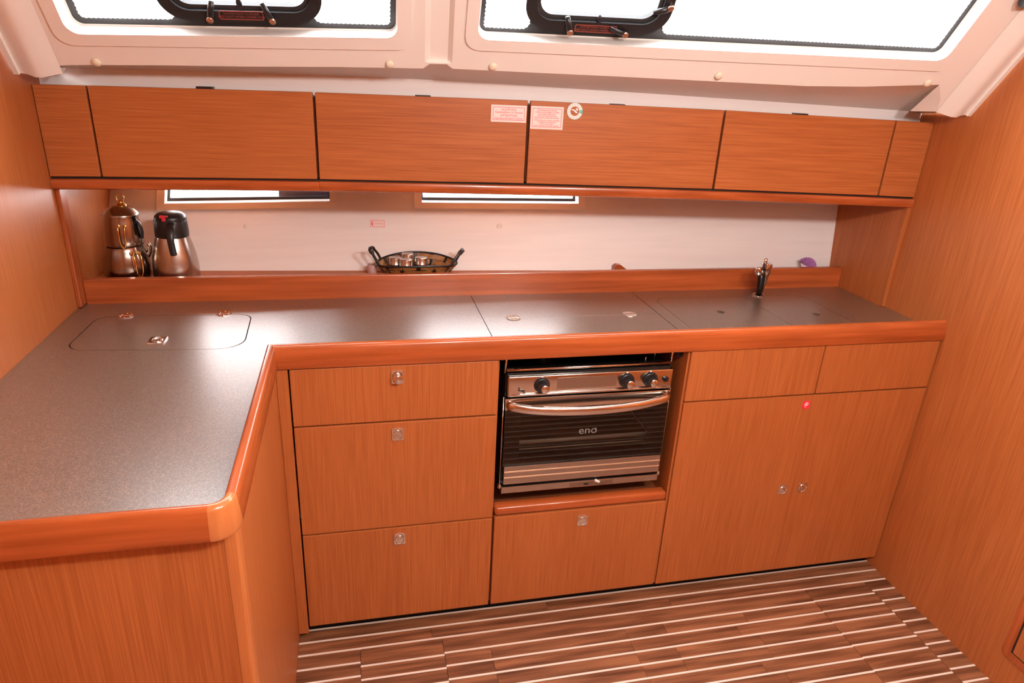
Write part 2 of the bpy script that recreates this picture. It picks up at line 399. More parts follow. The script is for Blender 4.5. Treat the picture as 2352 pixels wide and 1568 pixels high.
for i, wd in enumerate(WIN):
    n = len(frl[i]); f0 = V[1+i]
    cen = Vector((sum(p[0] for p in frl[i])/n, sum(p[1] for p in frl[i])/n))
    f1 = [b.verts.new(LF(*(cen+(Vector(p)-cen)*.9985), .005)) for p in frl[i]]
    h1 = [b.verts.new(LF(*p, .006)) for p in hol[i]]; h2 = [b.verts.new(LF(*p, -.0415)) for p in rquad(wd['gl'], .022, 6)]
    for k in range(n):
        j = (k+1) % n
        for A, B in ((f0, f1), (f1, h1), (h1, h2)): b.faces.new((A[k], A[j], B[j], B[k]))
bot_w = [LF(s, t, 0) for s, t in bot]
obj('window_liner', b, GEL, ce, smooth=True, autos=28)
# soffit under the liner edge
def stripz(x):
    P = [(-.602, 1.512), (-.525, 1.519), (-.43, 1.522), (-.165, 1.527), (.381, 1.533), (1.035, 1.524), (1.872, 1.508), (1.92, 1.506)]
    for (a, za), (c, zc) in zip(P[:-1], P[1:]):
        if x <= c: return za+(zc-za)*(x-a)/(c-a)
    return 1.506
def SF(x): a = (x+.602)/2.517; return Vector((x, .488-a*.178, stripz(x)))
b = NB()
fr = [Vector(p) for p in bot_w[2:16]]; xsb = [-.56, -.525, -.48, -.32, -.13, .05, .30, .345, .41, .44, .9, 1.47, 1.66, 1.870]
A = [b.verts.new(p) for p in fr]; B = [b.verts.new(SF(x)) for x in xsb]
mid = [b.verts.new((a.co*.45+c.co*.55)+Vector((0, 0, .012))) for a, c in zip(A, B)]
for i in range(len(A)-1): b.faces.new((A[i], A[i+1], mid[i+1], mid[i])); b.faces.new((mid[i], mid[i+1], B[i+1], B[i]))
tip = b.verts.new((1.775, .203, 1.512)); rear = B[-1]
c1 = b.verts.new(bot_w[16]); c2 = b.verts.new(bot_w[17]); c3 = b.verts.new(bot_w[18]); c4 = b.verts.new(SF(1.912)-Vector((0, 0, .004)))
b.faces.new((A[-1], c1, tip)); b.faces.new((A[-1], tip, rear, mid[-1])); b.faces.new((c1, c2, tip)); b.faces.new((c2, c3, c4, rear, tip))
d0 = b.verts.new(bot_w[0]); d1 = b.verts.new(bot_w[1]); d2 = b.verts.new(SF(-.598)); b.faces.new((d0, d1, A[0], B[0], d2))
obj('soffit', b, GEL, ce, smooth=True, autos=25)
# rounded end mouldings against both bulkheads
b = NB()
for sgn, base in ((1, .003), (-1, 2.523)):
    pr = [(0, .012), (.012, .013), (.014, .007), (.030, .010), (.050, .020), (.066, .019), (.085, .010), (.105, .001)]
    t0 = -.004
    for (a, da), (c, dc) in zip(pr[:-1], pr[1:]):
        b.faces.new([b.verts.new(LF(base+sgn*a, t0, da)), b.verts.new(LF(base+sgn*c, t0, dc)), b.verts.new(LF(base+SHR*TTOP+sgn*c, TTOP, dc)), b.verts.new(LF(base+SHR*TTOP+sgn*a, TTOP, da))])
        b.faces.new([b.verts.new(LF(base+sgn*a, t0, da)), b.verts.new(LF(base+sgn*c, t0, dc)), b.verts.new(LF(base+sgn*c, t0-.002, -.03)), b.verts.new(LF(base+sgn*a, t0-.002, -.03))])
bmesh.ops.remove_doubles(b, verts=b.verts, dist=1e-5)
obj('end_moulding', b, GEL, ce, smooth=True, autos=50)
for s, t in ((.196, .032), (.880, .065), (1.135, .073), (1.729, .079), (2.327, .089)):
    b = NB(); R = Matrix((LX, LU, LN)).transposed().to_4x4()
    lathe(b, [(.0105, 0), (.0105, .003), (.009, .006), (.005, .0075), (.001, .008)], LF(s, t, .0), 20, R); obj('screw_cap', b, mat('cream_cap', (.82, .74, .60), .4) if s < .2 else bpy.data.materials['cream_cap'], ce, smooth=True)
# white strip above the lockers
b = NB()
xs = [-.602+i*.1 for i in range(26)]+[1.915]
for i in range(len(xs)-1):
    P, Q = SF(xs[i]), SF(xs[i+1])
    b.faces.new([b.verts.new((P.x, P.y, 1.30)), b.verts.new((Q.x, Q.y, 1.30)), b.verts.new((Q.x, Q.y, Q.z+.06)), b.verts.new((P.x, P.y, P.z+.06))])
bmesh.ops.remove_doubles(b, verts=b.verts, dist=1e-5)
struct('trim_1', b, HULL, label='narrow white lining strip above the overhead lockers', loc=(.65, .4, 1.48))

# ------------------------------------------------------------------ sloping windows
def scallop(poly, pitch=.0105, amp=.0022):
    P = [Vector(p) for p in poly]; out = []; n = len(P); acc = 0
    for i in range(n):
        a, c = P[i], P[(i+1) % n]; L = (c-a).length
        if L < 1e-6: continue
        t = (c-a)/L; nn = Vector((-t.y, t.x)); m_ = max(1, int(round(L/(pitch/4))))
        for k in range(m_):
            s = L*k/m_; out.append(a+t*s+nn*(amp*abs(math.sin(math.pi*(acc+s)/pitch))))
        acc += L
    return [(p.x, p.y) for p in out]
GD = -.040
def hatch(win, x0, x1, y0, y1, sk, levers, label_at, hidetext=0):
    """black opening port on the glass; sk = rise of the bottom edge per metre along"""
    T = lambda s, t, d: LF(s, t+sk*(s-x0), GD+d)
    out = rrect(x0, x1, y0, y1, .062, 8); inn = rrect(x0+.036, x1-.036, y0+.035, y1-.035, .034, 8)
    mid_ = rrect(x0+.026, x1-.026, y0+.026, y1-.026, .042, 8)
    b = NB(); ringprism(b, out, mid_, T, 0, .026); fr_ = obj('hatch_frame', b, BLACKP, win, smooth=True, autos=35)
    b = NB(); ringprism(b, mid_, inn, T, 0, .016); obj('hatch_rim', b, RUBBER, fr_, smooth=True, autos=35)
    for (sx_, ty), (ex_, ey) in levers:
        b = NB(); Tl = lambda s, t, d: LF(s, t, GD+d)
        tube(b, [Tl(sx_, ty, .030), Tl(sx_*.6+ex_*.4, ty*.6+ey*.4, .034), Tl(ex_, ey, .030)], [(.008, .005), (.0075, .005), (.006, .004)], 10, flat=LX); lv = obj('lever', b, BLACKP, win, smooth=True)
        b = NB(); R = Matrix((LX, LU, LN)).transposed().to_4x4()
        lathe(b, [(.0078, 0), (.0078, .004), (.0065, .0065), (.003, .0055), (.001, .005)], Tl(sx_, ty, .032), 18, R); obj('screw', b, COPPER, lv, smooth=True)
    nx, ny = label_at[4], label_at[5]
    b = NB(); tube(b, [LF(nx, ny-.008, GD+.02), LF(nx, ny+.006, GD+.021), LF(nx, ny+.011, GD+.019)], [(.0065, .006), (.006, .006), (.003, .003)], 10, flat=LX); obj('catch_nub', b, BLACKP, win, smooth=True)
    a0, a1, c0, c1 = label_at[:4]
    F = lambda u, v, d: LF((a0+a1)/2+u, (c0+c1)/2+v+sk*u, GD+.0262+d)
    hw, hh = (a1-a0)/2, (c1-c0)/2
    b = NB(); ringprism(b, rrect(-hw, hw, -hh, hh, .004, 4), rrect(-hw+.0016, hw-.0016, -hh+.0016, hh-.0016, .003, 4), F, 0, .0006); lb = obj('warning_frame', b, DULLRED, fr_)
    b = NB()
    for txt, vv in (('WATERTIGHT CLOSURE', .0038), ('KEEP SHUT WHEN UNDER WAY', -.0036)):
        merge(b, text_bm(txt, .0072, lambda u, v, d, vv=vv: F(u, v+vv, d), .0005))
    obj('warning_text', b, DULLRED, fr_)
def window(idx, label, glass, clears, hx, sk, levers, lab):
    o = thing('window_%d' % idx, label, None, LF(sum(p[0] for p in glass)/4, glass[0][1], GD), kind='structure')
    gl = rquad(glass, .02, 5)
    b = NB(); prism(b, rquad([(glass[0][0]-.02, glass[0][1]-.02), (glass[1][0]+.02, glass[1][1]-.02), (glass[2][0]+.02, glass[2][1]+.03), (glass[3][0]-.02, glass[3][1]+.03)], .01, 3), LF, GD-.006, GD-.004); obj('pane', b, PANE, o)
    b = NB(); plate(b, [gl]+[scallop(c) for c in clears], LF, GD-.0035, GD-.0015); obj('black_border', b, FRIT, o)
    b = NB(); big = [(glass[0][0]-.03, glass[0][1]-.03), (glass[1][0]+.03, glass[1][1]-.03), (glass[2][0]+.03, glass[2][1]+.04), (glass[3][0]-.03, glass[3][1]+.04)]
    ringprism(b, rquad(big, .02, 5), gl, LF, GD-.012, GD-.001); obj('gasket', b, WHITE, o)
    hatch(o, *hx, sk, levers, lab); return o
g1 = [(.166, .101), (.896, .131), (.908, .45), (.172, .42)]
c1a = rquad([(.181, .1145), (.398, .1235), (.366, .20), (.180, .20)], [.012, .020, .004, .004], 5)
c1a = rquad([(.181, .1145), (.398, .1235), (.352, .41), (.183, .405)], [.012, .02, .01, .01], 5)
c1b = rquad([(.700, .1345), (.884, .1405), (.895, .435), (.752, .43)], [.02, .012, .01, .01], 5)
def hin(x0, x1, y0, y1, sk): return [(s, t+sk*(s-x0)) for s, t in rrect(x0+.030, x1-.030, y0+.030, y1-.030, .036, 8)]
def plainhole(p): return p
h1 = (.372, .733, .139, .415); h2 = (1.200, 1.556, .169, .44)
_sc = scallop
def window_call():
    global scallop
    window(1, 'left sloping cabin window with black opening hatch', g1, [c1a, c1b, hin(*h1, .036)], h1, .036,
           [((.479, .152), (.492, .196)), ((.617, .157), (.600, .198))], (.500, .598, .152, .173, .548, .192))
    g2 = [(1.097, .140), (2.334, .153), (2.342, .45), (1.103, .45)]
    c2a = rquad([(1.107, .1485), (1.224, .150), (1.186, .43), (1.112, .43)], [.008, .02, .01, .01], 5)
    c2b = rquad([(1.552, .158), (2.322, .163), (2.331, .44), (1.575, .44)], [.02, .012, .01, .01], 5)
    window(2, 'right long sloping cabin window with black opening hatch', g2, [c2a, c2b, hin(*h2, .010)], h2, .010,
           [((1.315, .172), (1.302, .210)), ((1.453, .174), (1.412, .187)), ((1.546, .249), (1.508, .233))], (1.326, 1.430, .171, .190, 1.383, .203))
window_call()

# ------------------------------------------------------------------ hull ports in the niche
for i, (x0, x1) in enumerate(PORTS):
    o = thing('window_%d' % (i+3), ['left low port light half hidden under the overhead lockers', 'right low port light half hidden under the overhead lockers'][i], None, hv((x0+x1)/2, zport(x0)), kind='structure')
    def PF(x, e, d): return hv(x, zport(x)+e, d)      # e: height above the port's lower edge
    W_ = 1.222
    def sheet(b, xa, xc, ea, ec, d0, d1, n=8):
        for k in range(n):
            u0, u1 = xa+(xc-xa)*k/n, xa+(xc-xa)*(k+1)/n
            hexa(b, [PF(u0, ea, d0), PF(u1, ea, d0), PF(u1, ea, d1), PF(u0, ea, d1), PF(u0, ec, d0), PF(u1, ec, d0), PF(u1, ec, d1), PF(u0, ec, d1)])
    b = NB(); top = .085
    sheet(b, x0-.024, x1+.024, -.018, .001, -.002, .008); sheet(b, x0-.024, x0+.001, .001, top, -.002, .008, 1); sheet(b, x1-.001, x1+.024, .001, top, -.002, .008, 1)
    bmesh.ops.remove_doubles(b, verts=b.verts, dist=1e-5); obj('surround', b, GEL, o)
    b = NB(); sheet(b, x0, x1, -.003, .001, -.035, .002); sheet(b, x0-.003, x0+.001, .001, top, -.035, .002, 1); sheet(b, x1-.001, x1+.003, .001, top, -.035, .002, 1); obj('reveal', b, GEL, o)
    b = NB(); sheet(b, x0, x1, .0, .010, -.042, -.032); sheet(b, x0, x0+.009, .010, top, -.042, -.032, 1); sheet(b, x1-.009, x1, .010, top, -.042, -.032, 1); sheet(b, x0, x1, top, top+.012, -.042, -.032); obj('black_frame', b, FRIT, o)
    b = NB(); sheet(b, x0, x1, 0, top, -.040, -.038); obj('pane', b, PANE, o)
    if i == 0:
        b = NB(); sheet(b, -.075, x1, .004, top, -.052, -.046, 3); obj('dark_stand_in', b, NAVY, o, label='navy blue panel standing in for something dark outside the port')  # added panel, stands in for an unknown dark thing outside
# ================================================================== OVERHEAD LOCKERS
Z0, Z1 = 1.253, 1.479
def ubox(b, s0, s1, z0, z1, d0, d1, bev=0, n=4):
    if bev:
        hexa(b, [UF(s0, z0, d1), UF(s1, z0, d1), UF(s1, z0, d0), UF(s0, z0, d0), UF(s0, z1, d1), UF(s1, z1, d1), UF(s1, z1, d0), UF(s0, z1, d0)], bev)
    else:
        for k in range(n):
            a, c = s0+(s1-s0)*k/n, s0+(s1-s0)*(k+1)/n
            hexa(b, [UF(a, z0, d1), UF(c, z0, d1), UF(c, z0, d0), UF(a, z0, d0), UF(a, z1, d1), UF(c, z1, d1), UF(c, z1, d0), UF(a, z1, d0)])
for (s0, s1, lab) in ((.002, .1245, 'short overhead filler panel against the left bulkhead'), (2.3965, 2.521, 'short overhead filler panel against the right bulkhead')):
    b = NB(); ubox(b, s0, s1, Z0, Z1, -.018, 0, .0015); o = obj('filler_panel', b, WLK, loc=UF((s0+s1)/2, Z0, 0)); tag(o, lab, 'panel')
LK = [(.130, .6795, 'leftmost long overhead locker, door without stickers'), (.6865, 1.2585, 'overhead locker with the wide ACHTUNG sticker in its top right corner'),
      (1.2665, 1.8365, 'overhead locker with a tall red-print sticker and a round sticker'), (1.8435, 2.3905, 'rightmost long overhead locker, door without stickers')]
lockers = []
for i, (s0, s1, lab) in enumerate(LK):
    o = thing('overhead_locker', lab, 'locker', UF((s0+s1)/2, Z0, 0), 'overhead lockers in a row'); lockers.append(o)
    b = NB(); ubox(b, s0, s1, Z0, Z1, -.018, 0, .0015); obj('door', b, WLK, o)
    b = NB(); ubox(b, s0-.003, s1+.003, Z0+.004, Z1-.012, -.045, -.019); obj('carcass', b, INSIDE, o)
    cs = [.408, .970, 1.52, 2.086][i]; hw = .021
    b = NB(); ubox(b, cs-hw, cs+hw, Z1-.004, Z1+[.0048, .002, .0015, .003][i], -.03, -.008, .0012); obj('catch', b, BLACKP, o)
# wooden valance rail
rl = thing('valance_rail', 'red-brown wooden rail along the bottom of the overhead lockers', 'rail', UF(1.26, 1.219, 0))
for s0, s1 in ((.001, .6855), (.6863, 2.522)):
    b = NB(); n = max(2, int((s1-s0)/.2)); pr = [(1.219, -.02), (1.219, -.003), (1.2215, .0015), (1.226, .003), (1.241, .003), (1.2455, .001), (1.247, -.003), (1.247, -.02)]
    R_ = []
    for k in range(n+1):
        s = s0+(s1-s0)*k/n; R_.append([b.verts.new(UF(s, z, d)) for z, d in pr])
    for k in range(n):
        for j in range(len(pr)): jj = (j+1) % len(pr); b.faces.new((R_[k][j], R_[k+1][j], R_[k+1][jj], R_[k][jj]))
    b.faces.new(R_[0]); b.faces.new(R_[-1][::-1])
    obj('rail_section', b, WS['x'], rl, smooth=True, autos=40)
b = NB(); n = 10
for k in range(n):
    a, c = .002+2.519*k/n, .002+2.519*(k+1)/n
    pa, pc = UF(a, 1.226, -.018), UF(c, 1.226, -.018); qa, qc = Vector((pa.x, hull_y(pa.x, 1.23)+.01, pa.z)), Vector((pc.x, hull_y(pc.x, 1.23)+.01, pc.z)); h = Vector((0, 0, .012))
    hexa(b, [pa, pc, qc, qa, pa+h, pc+h, qc+h, qa+h])
bmesh.ops.remove_doubles(b, verts=b.verts, dist=1e-5); obj('underside_panel', b, WV['x'], rl)
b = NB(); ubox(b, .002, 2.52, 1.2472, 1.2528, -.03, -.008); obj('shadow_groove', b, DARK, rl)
# stickers
def UST(cs, cz): return lambda u, v, d: UF(cs+u, cz+v, .0003+d)
def sticker(par, name, cs, cz, hw, hh, lines, size, lab, lead):
    f = UST(cs, cz)
    b = NB(); prism(b, rrect(-hw, hw, -hh, hh, .0008, 2), f, 0, .0006); s = obj(name, b, PAPER, par, label=lab)
    b = NB(); ringprism(b, rrect(-hw+.005, hw-.005, -hh+.005, hh-.005, .0004, 1), rrect(-hw+.0064, hw-.0064, -hh+.0064, hh-.0064, .0004, 1), f, .0004, .0010); obj('border', b, REDP, s)
    b = NB()
    for k, (txt, yy, sz) in enumerate(lines):
        merge(b, text_bm(txt, sz, lambda u, v, d, yy=yy: f(u, v+yy, d), .0009, bold=.0001))
    obj('lettering', b, REDP, s)
sticker(lockers[1], 'warning_sticker', 1.206, 1.4555-bow(1.2), .0495, .0225,
        [('ACHTUNG', .0105, .0085), ('Gasabstellhahn im Schrank', .0035, .0072), ('ATTENTION', -.0052, .0085), ('Gas shut-off valve in locker', -.0124, .0072)], 1, 'wide pinkish sticker with red ACHTUNG lettering', 1)
sticker(lockers[2], 'warning_sticker', 1.3145, 1.4525-bow(1.3)-.004, .0465, .0305,
        [('Bei Betrieb des Herdes', .0200, .0058), ('müssen verschließbare Lüfter', .0150, .0058), ('und Luken offen sein.', .0100, .0058), ('Der Herd darf nicht als', .0052, .0058), ('Raumheizung benutzt werden.', .0002, .0058),
         ('While the stove works lockable', -.0065, .0056), ('ventilators and hatches', -.0113, .0056), ('have to be open.', -.0160, .0056), ("Don't use the stove for heating.", -.0210, .0056)], 1, 'tall pinkish sticker with nine lines of red print', 1)
f = UST(1.393, 1.4695-bow(1.39)-.0)
circ = lambda r, n=40: [(r*math.cos(2*math.pi*k/n), r*math.sin(2*math.pi*k/n)) for k in range(n)]
b = NB(); ringprism(b, circ(.022), circ(.0128), f, 0, .0006); rs = obj('round_sticker', b, WHITEP, lockers[2], label='round white ring sticker with teal mark')
b = NB(); ringprism(b, circ(.0226), circ(.0219), f, 0, .0007)
def arc(r0, r1, a0, a1, n=6):
    A = [(r1*math.cos(math.radians(a0+(a1-a0)*k/n)), r1*math.sin(math.radians(a0+(a1-a0)*k/n))) for k in range(n+1)]
    B = [(r0*math.cos(math.radians(a1-(a1-a0)*k/n)), r0*math.sin(math.radians(a1-(a1-a0)*k/n))) for k in range(n+1)]
    return A+B
prism(b, arc(.0138, .0218, -17, 12), f, .0006, .0010); obj('teal_mark', b, TEAL, rs)
b = NB()
for k in range(12):
    a = 40+k*25; prism(b, arc(.0160, .0192, a-2.2, a+2.2, 2), f, .0006, .0010)
    prism(b, arc(.0172, .0180, a-4.5, a+4.5, 2), f, .0006, .0010)
obj('ring_letters', b, mat('pale_green_print', (.42, .55, .5), .5), rs)
b = NB(); prism(b, [(-.0115, .003), (-.006, .0055), (.000, .0035), (.004, .000), (.0085, -.003), (.0065, -.0055), (.001, -.0035), (-.003, .001)][::-1], f, .0002, .0007); prism(b, [(.002, .007), (.006, .009), (.0095, .005), (.008, .001), (.004, .002)][::-1], f, .0002, .0007); obj('emblem', b, WHITEP, rs)

# ================================================================== WORKTOP
IDF = lambda u, v, d: (u, v, d)
wt = thing('worktop', 'speckled grey-brown laminate worktop of the left counter and peninsula', 'worktop', (-.25, 0, ZB))
lidq = [(-.534, .122), (-.113, .092), (-.123, .352), (-.527, .369)]
lid_o = rquad(lidq, [.055, .06, .04, .04], 8)
cen = Vector((-.324, .233)); lid_i = [tuple(cen+(Vector(p)-cen)*.986) for p in lid_o]
b = NB(); plate(b, [[(XL+.001, -.6335), (-.0475, -.6335), (-.0475, .0205), (.5295, .0205), (.5295, YB), (-.592, YB), (-.592, .440), (XL+.001, .440)], lid_o], IDF, ZB+.001, ZC); obj('slab', b, COUNTER, wt)
b = NB(); prism(b, lid_i, IDF, ZB+.001, ZC, .0006); ld = obj('cold_box_lid', b, COUNTER, wt, label='rounded cold box lid set flush in the worktop')
b = NB(); prism(b, lid_o, IDF, ZB, ZB+.0008); obj('seam_shadow', b, DARK, wt)
def hinge(par, cx, cy, ang=0, name='hinge'):
    Rm = Matrix.Rotation(ang, 3, 'Z'); F = lambda u, v, d: Vector((cx, cy, ZC+d))+Rm @ Vector((u, v, 0))
    b = NB()
    for sg in (1, -1):
        poly = [(-.020, sg*.0012), (.020, sg*.0012), (.020, sg*.009), (.014, sg*.020), (0, sg*.0235), (-.014, sg*.020), (-.020, sg*.009)]
        if sg < 0: poly = poly[::-1]
        prism(b, poly, F, 0, .0016)
    tube(b, [F(-.018, 0, .001), F(.018, 0, .001)], .0022, 8)
    h = obj(name, b, POLISH, par)
    for u, v in ((-.012, .008), (.012, .008), (0, .017), (-.012, -.008), (.012, -.008), (0, -.017)):
        b = NB(); lathe(b, [(.0032, .0015), (.0030, .0024), (.0008, .0026)], F(u, v, 0), 10); obj('screw', b, CHROME, h, smooth=True)
hinge(ld, -.457, .368, .03); hinge(ld, -.200, .364, .03)
def latch(par, P, ex_, ey_, en_, w=.0325, h=.0365, popped=False, name='latch'):
    P = Vector(P); F = lambda u, v, d: P+Vector(ex_)*u+Vector(ey_)*v+Vector(en_)*d
    R = Matrix((Vector(ex_), Vector(ey_), Vector(en_))).transposed().to_4x4()
    b = NB(); prism(b, rrect(-w/2, w/2, -h/2, h/2, .004, 4), F, 0, .0035, .0012); l = obj(name, b, CHROME, par)
    b = NB()
    if popped: lathe(b, [(.0135, 0), (.0135, .010), (.0125, .0135), (.009, .0155), (.003, .0162)], F(0, -.001, .003), 24, R)
    else: lathe(b, [(.0135, 0), (.0135, .0016), (.0122, .0022), (.0115, .0008), (.010, .0004), (.006, .0012), (.001, .0016)], F(0, -.001, .0033), 24, R)
    obj('push_button', b, CHROME, l, smooth=True, autos=40)
latch(ld, (-.330, .166, ZC), (1, 0, 0), (0, 1, 0), (0, 0, 1), .042, .048, name='lift_latch')
sc_ = thing('stove_cover', 'folding laminate stove cover in the worktop above the oven', 'cover', (.81, .25, ZB))
b = NB(); box(b, .5315, 1.0865, .2555, YB, ZB+.001, ZC, .0006); obj('rear_leaf', b, COUNTER, sc_)
b = NB(); box(b, .5315, 1.0865, .0205, .2535, ZB+.001, ZC, .0006); obj('front_leaf', b, COUNTER, sc_)
hinge(sc_, .622, .2545, 0); hinge(sc_, .992, .2545, 0)
sk = thing('sink_surround', 'laminate worktop around the covered sink at the right bulkhead', 'worktop', (1.5, .25, ZB))
lids_hole = rrect(1.132, 1.692, .024, .402, [.004, .004, .045, .045], 6)
b = NB(); plate(b, [[(1.0885, .0205), (XR-.001, .0205), (XR-.001, .2515), (1.900, .2515), (1.900, YB), (1.0885, YB)], lids_hole], IDF, ZB+.001, ZC); obj('slab', b, COUNTER, sk)
b = NB(); prism(b, lids_hole, IDF, ZB, ZB+.0008); obj('seam_shadow', b, DARK, sk)
for i, (x0, x1, hx, hy, lab, rad) in enumerate(((1.1335, 1.4650, 1.301, .252, 'left flush sink lid with a dark finger hole', [.003, .003, .003, .044]), (1.4665, 1.6905, 1.614, .203, 'right flush sink lid with a dark finger hole', [.003, .003, .044, .003]))):
    b = NB(); hole = [(hx+.0125*math.cos(2*math.pi*k/24), hy+.0125*math.sin(2*math.pi*k/24)) for k in range(24)]
    plate(b, [rrect(x0, x1, .0255, .4005, rad, 6), hole], IDF, ZB+.0015, ZC-.0002)
    o = obj('sink_cover', b, COUNTER, loc=(hx, hy, ZB)); tag(o, lab, 'lid', 'flush sink lids')
# fiddles (raised wooden worktop edges)
fd_ = thing('fiddle_rail', 'raised glossy wooden edge rail around the front of the worktop', 'rail', (.6, -.1, ZB))
def fprof(inner, top_o, bot_o):  # cross-section points (offset, z) from inner to outer
    return [(inner, ZB), (inner, ZF-.006), (inner+(top_o-inner)*.12, ZF-.002), (inner+(top_o-inner)*.32, ZF), (inner+(top_o-inner)*.62, ZF-.0006), (inner+(top_o-inner)*.86, ZF-.003), (top_o, ZF-.008), (bot_o, ZB+.006), (bot_o*.9+inner*.1, ZB)]
def sweep(name, sects, m_):
    b = NB(); R_ = [[b.verts.new(p) for p in s] for s in sects]
    for k in range(len(R_)-1):
        for j in range(len(R_[0])): jj = (j+1) % len(R_[0]); b.faces.new((R_[k][j], R_[k+1][j], R_[k+1][jj], R_[k][jj]))
    b.faces.new(R_[0][::-1]); b.faces.new(R_[-1]); return obj(name, b, m_, fd_, smooth=True, autos=35)
pf = fprof(.020, -.001, -.007)
px_ = fprof(-.047, -.028, -.023)
sweep('front_rail', [[(px_[i][0], pf[i][0], pf[i][1]) for i in range(9)], [(XR-.0008, y, z) for y, z in pf]], WS['x'])
yc = -.612
sweep('side_rail', [[(px_[i][0], pf[i][0], pf[i][1]) for i in range(9)], [(x, yc, z) for x, z in px_]], WS['y'])
pe = fprof(-.634, -.653, -.657)
sweep('end_rail', [[(XL+.0008, y, z) for y, z in pe], [(-.066, y, z) for y, z in pe]], WS['x'])
# rounded corner block
b = NB(); secs = []; C = Vector((-.066, yc))
for k in range(11):
    a = math.radians(-90+90*k/10); dirv = Vector((math.cos(a), math.sin(a)))
    sec = []
    for i in range(9):
        re_ = -(pe[i][0]-yc); rs_ = px_[i][0]+.066; wgt = (math.sin(a)**2); r_ = re_*wgt+rs_*(1-wgt)
        sec.append(Vector((C.x+dirv.x*r_, C.y+dirv.y*r_, pe[i][1])))
    secs.append(sec)
sweep('corner_block', secs, WLIGHT)
bk = thing('back_fiddle', 'long wooden upstand at the rear of the worktop', 'rail', (.65, YB, ZC))
b = NB(); box(b, -.590, 1.9025, YB, .5005, ZC-.02, .9572, .003); obj('upstand', b, WS['x'], bk)
b = NB(); n = 12
for k in range(n):
    a, c = -.593+2.495*k/n, -.593+2.495*(k+1)/n
    hexa(b, [(a, .5005, .915), (c, .5005, .915), (c, hull_y(c, .927)+.004, .915), (a, hull_y(a, .927)+.004, .915), (a, .5005, .927), (c, .5005, .927), (c, hull_y(c, .927)+.004, .927), (a, hull_y(a, .927)+.004, .927)])
bmesh.ops.remove_doubles(b, verts=b.verts, dist=1e-5); obj('niche_shelf', b, WV['x'], bk)

# ================================================================== BASE CABINETS
def front(name, x0, x1, z0, z1, par, bev=.002, m_=None):
    b = NB(); box(b, x0, x1, 0, .018, z0, z1, bev); return obj(name, b, m_ or WV['z'], par)
EX, EZ, EN = (1, 0, 0), (0, 0, 1), (0, -1, 0)
du = thing('drawer_cabinet', 'base cabinet with three stacked wooden drawers beside the peninsula', 'cabinet', (.265, .1, 0))
b = NB(); box(b, .002, .5275, .0195, .45, .045, .855); obj('carcass', b, INSIDE, du)
for z0, z1, lx, lz, pop in ((.7015, .8605, .264, .828, True), (.3665, .6970, .2625, .662, False), (.0450, .3620, .263, .324, False)):
    d = front('drawer', .0015, .5280, z0, z1, du); latch(d, (lx, 0, lz), EX, EZ, EN, popped=pop)
b = NB(); box(b, -.0300, -.0025, .001, .02, .02, .8605, .0015); o = obj('corner_filler', b, WV['z'], loc=(-.016, .01, .02)); tag(o, 'narrow upright filler strip between peninsula and drawers', 'panel')
# oven bay
ob = thing('oven_bay', 'open oven bay with a drawer below and a rounded wooden ledge', 'cabinet', (.805, .1, 0))
b = NB(); box(b, .5290, .5340, .0185, .50, .045, .862); obj('side_panel', b, WV['z'], ob)
b = NB(); box(b, 1.0730, 1.0790, .0065, .50, .045, .862); obj('side_panel', b, WV['z'], ob)
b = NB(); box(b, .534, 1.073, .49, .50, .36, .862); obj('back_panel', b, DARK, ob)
b = NB(); box(b, .534, 1.073, .05, .49, .355, .363); obj('bay_floor', b, INSIDE, ob)
b = NB(); box(b, .5350, 1.0725, .0015, .040, .3665, .3955, .009, 4); obj('ledge', b, WS['x'], ob, smooth=True, autos=30)
b = NB(); box(b, .5365, 1.0705, .020, .45, .05, .354); obj('drawer_box', b, INSIDE, ob)
d = front('drawer', .5350, 1.0720, .0450, .3635, ob); latch(d, (.806, 0, .325), EX, EZ, EN)
b = NB(); prism(b, [(0, 0), (.035, 0), (.0, -.03)], lambda u, v, d: (1.0725-d, .035+u, .862+v), 0, .02); obj('corner_bracket', b, BLACKP, ob)
# sink cabinet
su = thing('sink_cabinet', 'base cabinet with two blank fascia panels above double doors at right', 'cabinet', (1.5, .1, 0))
b = NB(); box(b, 1.0850, 1.9110, .0195, .45, .045, .855); obj('carcass', b, INSIDE, su)
front('fascia', 1.0800, 1.5075, .7045, .8610, su); front('fascia', 1.5110, 1.9115, .7045, .8610, su)
dl = front('door', 1.0800, 1.50835, .0440, .7000, su, .0012); dr = front('door', 1.5090, 1.9115, .0440, .7000, su, .0012)
latch(dl, (1.473, 0, .368), EX, EZ, EN, .030, .034); latch(dr, (1.544, 0, .369), EX, EZ, EN, .030, .034)
f = lambda u, v, d: (1.4875+u, -d-.0002, .669+v)
b = NB(); prism(b, rrect(-.0125, .0125, -.0135, .0135, .002, 3), f, 0, .0005); s = obj('red_sticker', b, mat('bright_red_sticker', (.85, .03, .06), .4), su, label='small red square sticker with white symbol')
b = NB(); pts = [f(.000, -.009, .001), f(-.004, -.004, .001), f(-.005, .002, .001), f(-.001, .008, .001), f(.004, .008, .001), f(.006, .003, .001), f(.003, -.002, .001), f(-.001, -.003, .001), f(-.001, .003, .001), f(.002, .004, .001)]
tube(b, pts, .0009, 6); obj('symbol', b, WHITEP, s)
b = NB(); box(b, -.03, XR, .040, .055, 0, .046); o = obj('toe_kick', b, DARK, loc=(.9, .045, 0)); tag(o, 'dark recessed plinth under the base cabinets', 'plinth')
